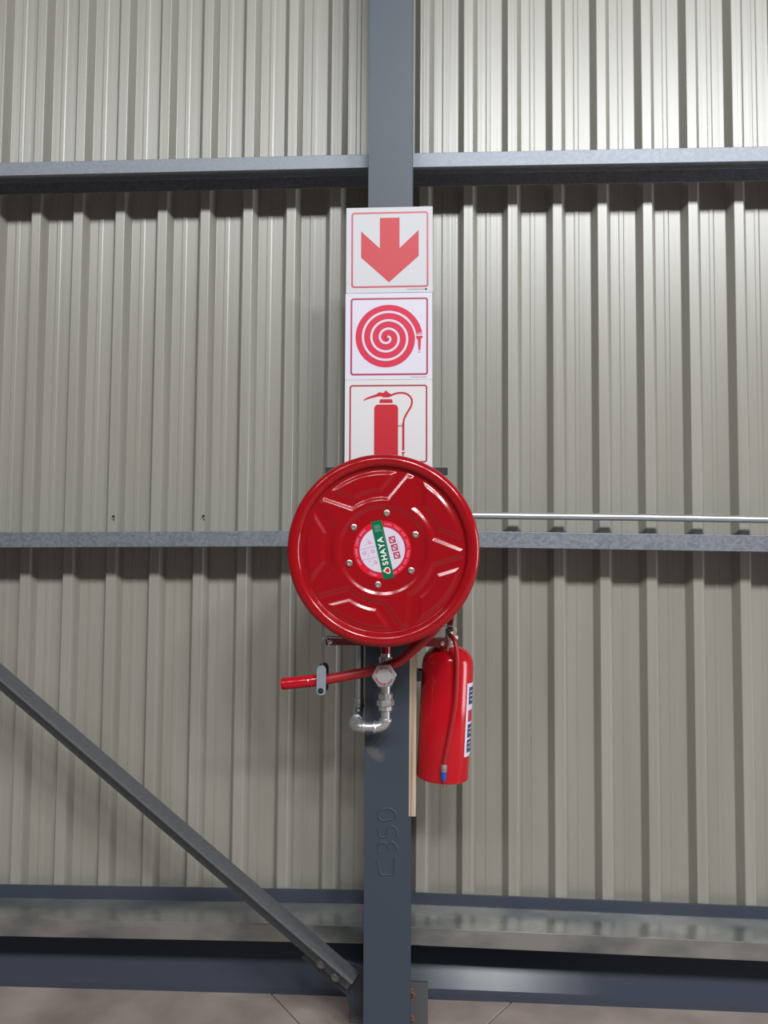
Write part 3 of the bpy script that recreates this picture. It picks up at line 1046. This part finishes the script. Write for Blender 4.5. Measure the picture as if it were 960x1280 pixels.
# ------------------------------------------------------------------ water pipe: along the girt, down beside the column, up to the valve
wpz = 1.0905
pr = 0.0150
wpipe = thing('water_pipe', 'galvanised water pipe along the right girt, turning up to the valve', 'pipe', (vx, 2.50, 1.06))
mb = MB().lathe([(pr, 1.198), (pr, 1.2155)], (vx + .0008, 2.50, 0), (0, 0, 1), 20)
mb.build('pipe_nipple', FIT, wpipe, smooth=35)
mb = MB()
mb.lathe([(0.0215, 1.178), (0.0228, 1.180), (0.0228, 1.196), (0.0205, 1.199)], (vx + .0010, 2.50, 0), (0, 0, 1), 8)
mb.lathe([(0.0255, 1.1585), (0.0282, 1.161), (0.0282, 1.1755), (0.0255, 1.1785)], (vx + .0010, 2.50, 0), (0, 0, 1), 6, phase=0.4)
mb.lathe([(0.0190, 1.1425), (0.0222, 1.145), (0.0222, 1.1580), (0.0215, 1.159)], (vx + .0010, 2.50, 0), (0, 0, 1), 8, phase=0.2)
mb.build('pipe_union', FIT, wpipe, smooth=20, bevel=0.0006)
MB().lathe([(pr, 1.110), (pr, 1.1430)], (vx + .0012, 2.50, 0), (0, 0, 1), 20).build('pipe_nipple', FIT, wpipe, smooth=35)


def elbow(p0, corner, p1, r, band=0.0195, name='pipe_elbow'):
    """quarter bend between two sockets with raised bands"""
    p0, corner, p1 = Vector(p0), Vector(corner), Vector(p1)
    n = 10
    path = []
    for k in range(n + 1):
        t = k / n
        path.append((1 - t) ** 2 * p0 + 2 * t * (1 - t) * corner + t * t * p1)
    mb = MB().tube(path, r, 20)
    for p, q in ((p0, corner), (p1, corner)):
        ax = (q - p).normalized()
        mb.lathe([(r, -0.001), (band, 0.0), (band, 0.0065), (r, 0.009)], p, ax, 20)
    return mb.build(name, PIPE, wpipe, smooth=40)


elbow((vx + .0012, 2.50, 1.1170), (vx + .0012, 2.50, wpz), (-0.1600, 2.50, wpz), 0.0178, 0.0202)
MB().lathe([(pr, 0.0), (pr, 0.034)], (-0.158, 2.50, wpz), (-1, 0, 0), 20).build('pipe_nipple', PIPE, wpipe, smooth=35)
elbow((-0.1870, 2.50, wpz), (-0.2225, 2.50, wpz), (-0.2225, 2.545, wpz), 0.0178, 0.0200)
MB().lathe([(pr, 0.0), (pr, 0.058)], (-0.2225, 2.543, wpz), (0, 1, 0), 20).build('pipe_nipple', PIPE, wpipe, smooth=35)
elbow((-0.2225, 2.595, wpz), (-0.2225, 2.640, wpz), (-0.2185, 2.640, 1.135), 0.0165, 0.0190)
MB().lathe([(0.0165, 0), (0.0165, 0.006), (0.0135, 0.006), (0.0135, 0.03), (0.0135, 0.622)], (-0.2175, 2.64, 1.150), (0, 0, 1), 20).build('riser', PIPE, wpipe, smooth=35)
MB().lathe([(0.0150, 0), (0.0150, 0.020)], (-0.2175, 2.64, 1.132), (0, 0, 1), 20).build('pipe_nipple', PIPE, wpipe, smooth=35)
elbow((-0.2175, 2.64, 1.768), (-0.2175, 2.64, 1.7945), (-0.2175, 2.672, 1.7945), 0.0150, 0.0175)
MB().lathe([(0.0134, 0), (0.0134, 0.157)], (-0.2175, 2.670, 1.7945), (0, 1, 0), 20).build('pipe_nipple', PIPE, wpipe, smooth=35)
elbow((-0.2175, 2.825, 1.7945), (-0.2175, 2.86, 1.7945), (-0.1850, 2.86, 1.7942), 0.0150, 0.0175)
MB().tube([(-0.188, 2.86, 1.7940), (0.1769, 2.86, 1.7912), (0.761, 2.86, 1.7875), (1.2477, 2.86, 1.7813), (3.4, 2.86, 1.754)], 0.0134, 20).build('long_pipe', PIPE, wpipe, smooth=60)

# ------------------------------------------------------------------ plywood board on the column's right edge
ply = thing('plywood_board', 'upright plywood board edge on, between column and fire extinguisher', 'board', (-0.033, 2.66, 0.785))
MB().box(-0.0462, -0.0228, 2.5785, 2.775, 0.785, 1.400).build('panel', PLY, ply, smooth=0, bevel=0.0008)
mb = MB()
mb.box(-0.0228, -0.0175, 2.590, 2.670, 1.222, 1.256)
mb.box(-0.0175, -0.004, 2.598, 2.606, 1.222, 1.256)
mb.box(-0.0175, -0.004, 2.652, 2.660, 1.222, 1.256)
mb.build('hanging_bracket', DARK_BAR, ply, smooth=0, bevel=0.0008)

# ------------------------------------------------------------------ fire extinguisher (built upright round its own axis, then leaned)
EX = thing('fire_extinguisher', 'red fire extinguisher with a hose hanging beside the plywood board', 'extinguisher', (0.0652, 2.63, 0.8995))
EX.rotation_euler = (0, R(2.55), 0)
ER = 0.0868
prof = [(0.001, 0.004), (ER - 0.016, 0.004), (ER - 0.006, 0.0), (ER - 0.001, 0.003), (ER, 0.010), (ER, 0.372), (ER - 0.0008, 0.374), (ER - 0.0012, 0.380)]
for k in range(1, 13):
    a = R(90 * k / 12)
    prof.append(((ER - 0.0012 - 0.020) * 1.0 * math.cos(a) + 0.020 if k < 12 else 0.020, 0.380 + 0.060 * math.sin(a)))
prof.append((0.001, 0.4405))
MB().lathe(prof, (0, 0, 0), (0, 0, 1), 72, cap=False).build('cylinder', RED_EXT, EX, smooth=30, local=True)
MB().lathe([(0.024, 0.434), (0.024, 0.444), (0.0185, 0.450), (0.0185, 0.462)], (0, 0, 0), (0, 0, 1), 28).build('neck_ring', FIT, EX, smooth=35, local=True)
mb = MB()
mb.lathe([(0.0145, 0.455), (0.0145, 0.492), (0.010, 0.500), (0.004, 0.502)], (0, 0, 0), (0, 0, 1), 24)
mb.lathe([(0.009, 0.0), (0.009, 0.030), (0.011, 0.030), (0.011, 0.042)], (0, -0.008, 0.474), (0.10, -1, -0.05), 18)
vh = mb.build('valve_head', FIT, EX, smooth=35, local=True)
MB().lathe([(0.0062, 0.0), (0.0062, 0.017), (0.0052, 0.018), (0.001, 0.0185)], (0.011, -0.010, 0.469), (1, -0.25, 0), 20).build('pressure_gauge', GAUGE, EX, smooth=35, local=True)
# carrying handle below, squeeze lever above, both reaching towards the viewer
mb = MB()
mb.prism([(-0.026, 0.486), (0.010, 0.490), (0.060, 0.500), (0.105, 0.497), (0.105, 0.503), (0.060, 0.508), (0.008, 0.500), (-0.026, 0.495)], -0.0085, 0.0085,
         (Vector((0.0, 0, 0)), Vector((0, -1, 0)), Vector((0, 0, 1)), Vector((1, 0, 0))))
mb.build('carrying_handle', DARK_BAR, EX, smooth=0, bevel=0.001, local=True)
mb = MB()
mb.prism([(-0.026, 0.500), (0.012, 0.510), (0.060, 0.535), (0.108, 0.552), (0.106, 0.558), (0.060, 0.546), (0.006, 0.528), (-0.028, 0.515)], -0.0105, 0.0105,
         (Vector((0.001, 0, 0)), Vector((0, -1, 0)), Vector((0, 0, 1)), Vector((1, 0, 0))))
mb.build('squeeze_lever', RED_EXT, EX, smooth=0, bevel=0.0015, local=True)
mb = MB().tube([(-0.020, -0.018, 0.505), (0.016, -0.018, 0.505)], 0.0016, 8)
ring = [(0.0205 + 0.002 * math.cos(2 * PI * k / 16), -0.018 + 0.011 * math.cos(2 * PI * k / 16), 0.496 + 0.011 * math.sin(2 * PI * k / 16)) for k in range(16)]
mb.tube(ring, 0.0014, 6, closed=True)
pin = mb.build('safety_pin', CHROME, EX, smooth=60, local=True)
MB().box(0.0150, 0.0175, -0.030, -0.024, 0.462, 0.508).build('seal_tag', YELLOW, pin, smooth=0, local=True)
MB().prism([(-0.0035, 0.0), (0.0035, 0.0), (0.0030, -0.038), (-0.0010, -0.040)], 0.0, 0.0012, (Vector((-0.004, -0.058, 0.455)), Vector((1, 0, 0)), Vector((0, 0, 1)), Vector((0, -1, 0)))).build('seal_tag', YELLOW, EX, smooth=0, local=True)

# hose of the extinguisher: over the shoulder and down the front of the cylinder
MI = (Matrix.Translation(EX.location) @ Euler(EX.rotation_euler).to_matrix().to_4x4()).inverted()
hw_ = [(0.0868, 2.575, 1.3790), (0.0940, 2.555, 1.3755), (0.1020, 2.538, 1.3600), (0.1080, 2.530, 1.3200), (0.1082, 2.5285, 1.2525), (0.1033, 2.5285, 1.1625), (0.0880, 2.5300, 1.0727), (0.0735, 2.5320, 0.9980), (0.0680, 2.5325, 0.9640)]
MB().tube(smooth_path([MI @ Vector(p) for p in hw_], 8), 0.0076, 16).build('discharge_hose', RED_HOSE, EX, smooth=70, local=True)
ta, tb = MI @ Vector((0.0683, 2.5325, 0.968)), MI @ Vector((0.0658, 2.5325, 0.9120))
td = (tb - ta).normalized()
MB().lathe([(0.0080, 0), (0.0096, 0.002), (0.0096, 0.022), (0.0085, 0.024)], ta, td, 18).build('hose_ferrule', FIT, EX, smooth=35, local=True)
MB().lathe([(0.0090, 0.0), (0.0090, 0.018), (0.0050, 0.031), (0.0035, 0.032), (0.001, 0.028)], ta + td * 0.023, td, 18).build('hose_tip', BLUE, EX, smooth=35, local=True)
MB().tube([ta + td * 0.052, ta + td * 0.060 + Vector((0, 0.001, 0)), ta + td * 0.072], 0.0016, 6).build('tip_cord', RED_HOSE, EX, smooth=60, local=True)


def wrap(a0, a1, z0, z1, r0, r1, name, material, parent, n=16):
    """a sticker bent round the cylinder; angles from the viewer's side towards the right"""
    mb = MB()
    rows = []
    for k in range(n + 1):
        a = R(a0 + (a1 - a0) * k / n)
        s, c0 = math.sin(a), -math.cos(a)
        rows.append([mb.bm.verts.new((r * s, r * c0, z)) for r, z in ((r1, z0), (r1, z1), (r0, z1), (r0, z0))])
    for A, B in zip(rows, rows[1:]):
        for q in range(4):
            mb.bm.faces.new((A[q], A[(q + 1) % 4], B[(q + 1) % 4], B[q]))
    mb.bm.faces.new(rows[0][::-1])
    mb.bm.faces.new(rows[-1])
    return mb.build(name, material, parent, smooth=30, local=True)


elab = wrap(49, 150, 0.085, 0.325, ER - 0.0004, ER + 0.0005, 'instruction_label', LAB_WHITE, EX)
tag(elab, 'white instruction label with navy panels')
for z0, z1, m, nm in ((0.255, 0.312, NAVY, 'label_panel'), (0.198, 0.236, LAB_CRIM, 'label_panel'), (0.146, 0.190, NAVY, 'label_panel'), (0.098, 0.140, NAVY, 'label_panel')):
    wrap(57, 140, z0, z1, ER + 0.0002, ER + 0.0010, nm, m, elab)
for z0 in (0.268, 0.282, 0.296, 0.160, 0.174, 0.112, 0.126):
    wrap(62, 130, z0, z0 + 0.003, ER + 0.0006, ER + 0.0013, 'label_line', LAB_WHITE, elab, 8)
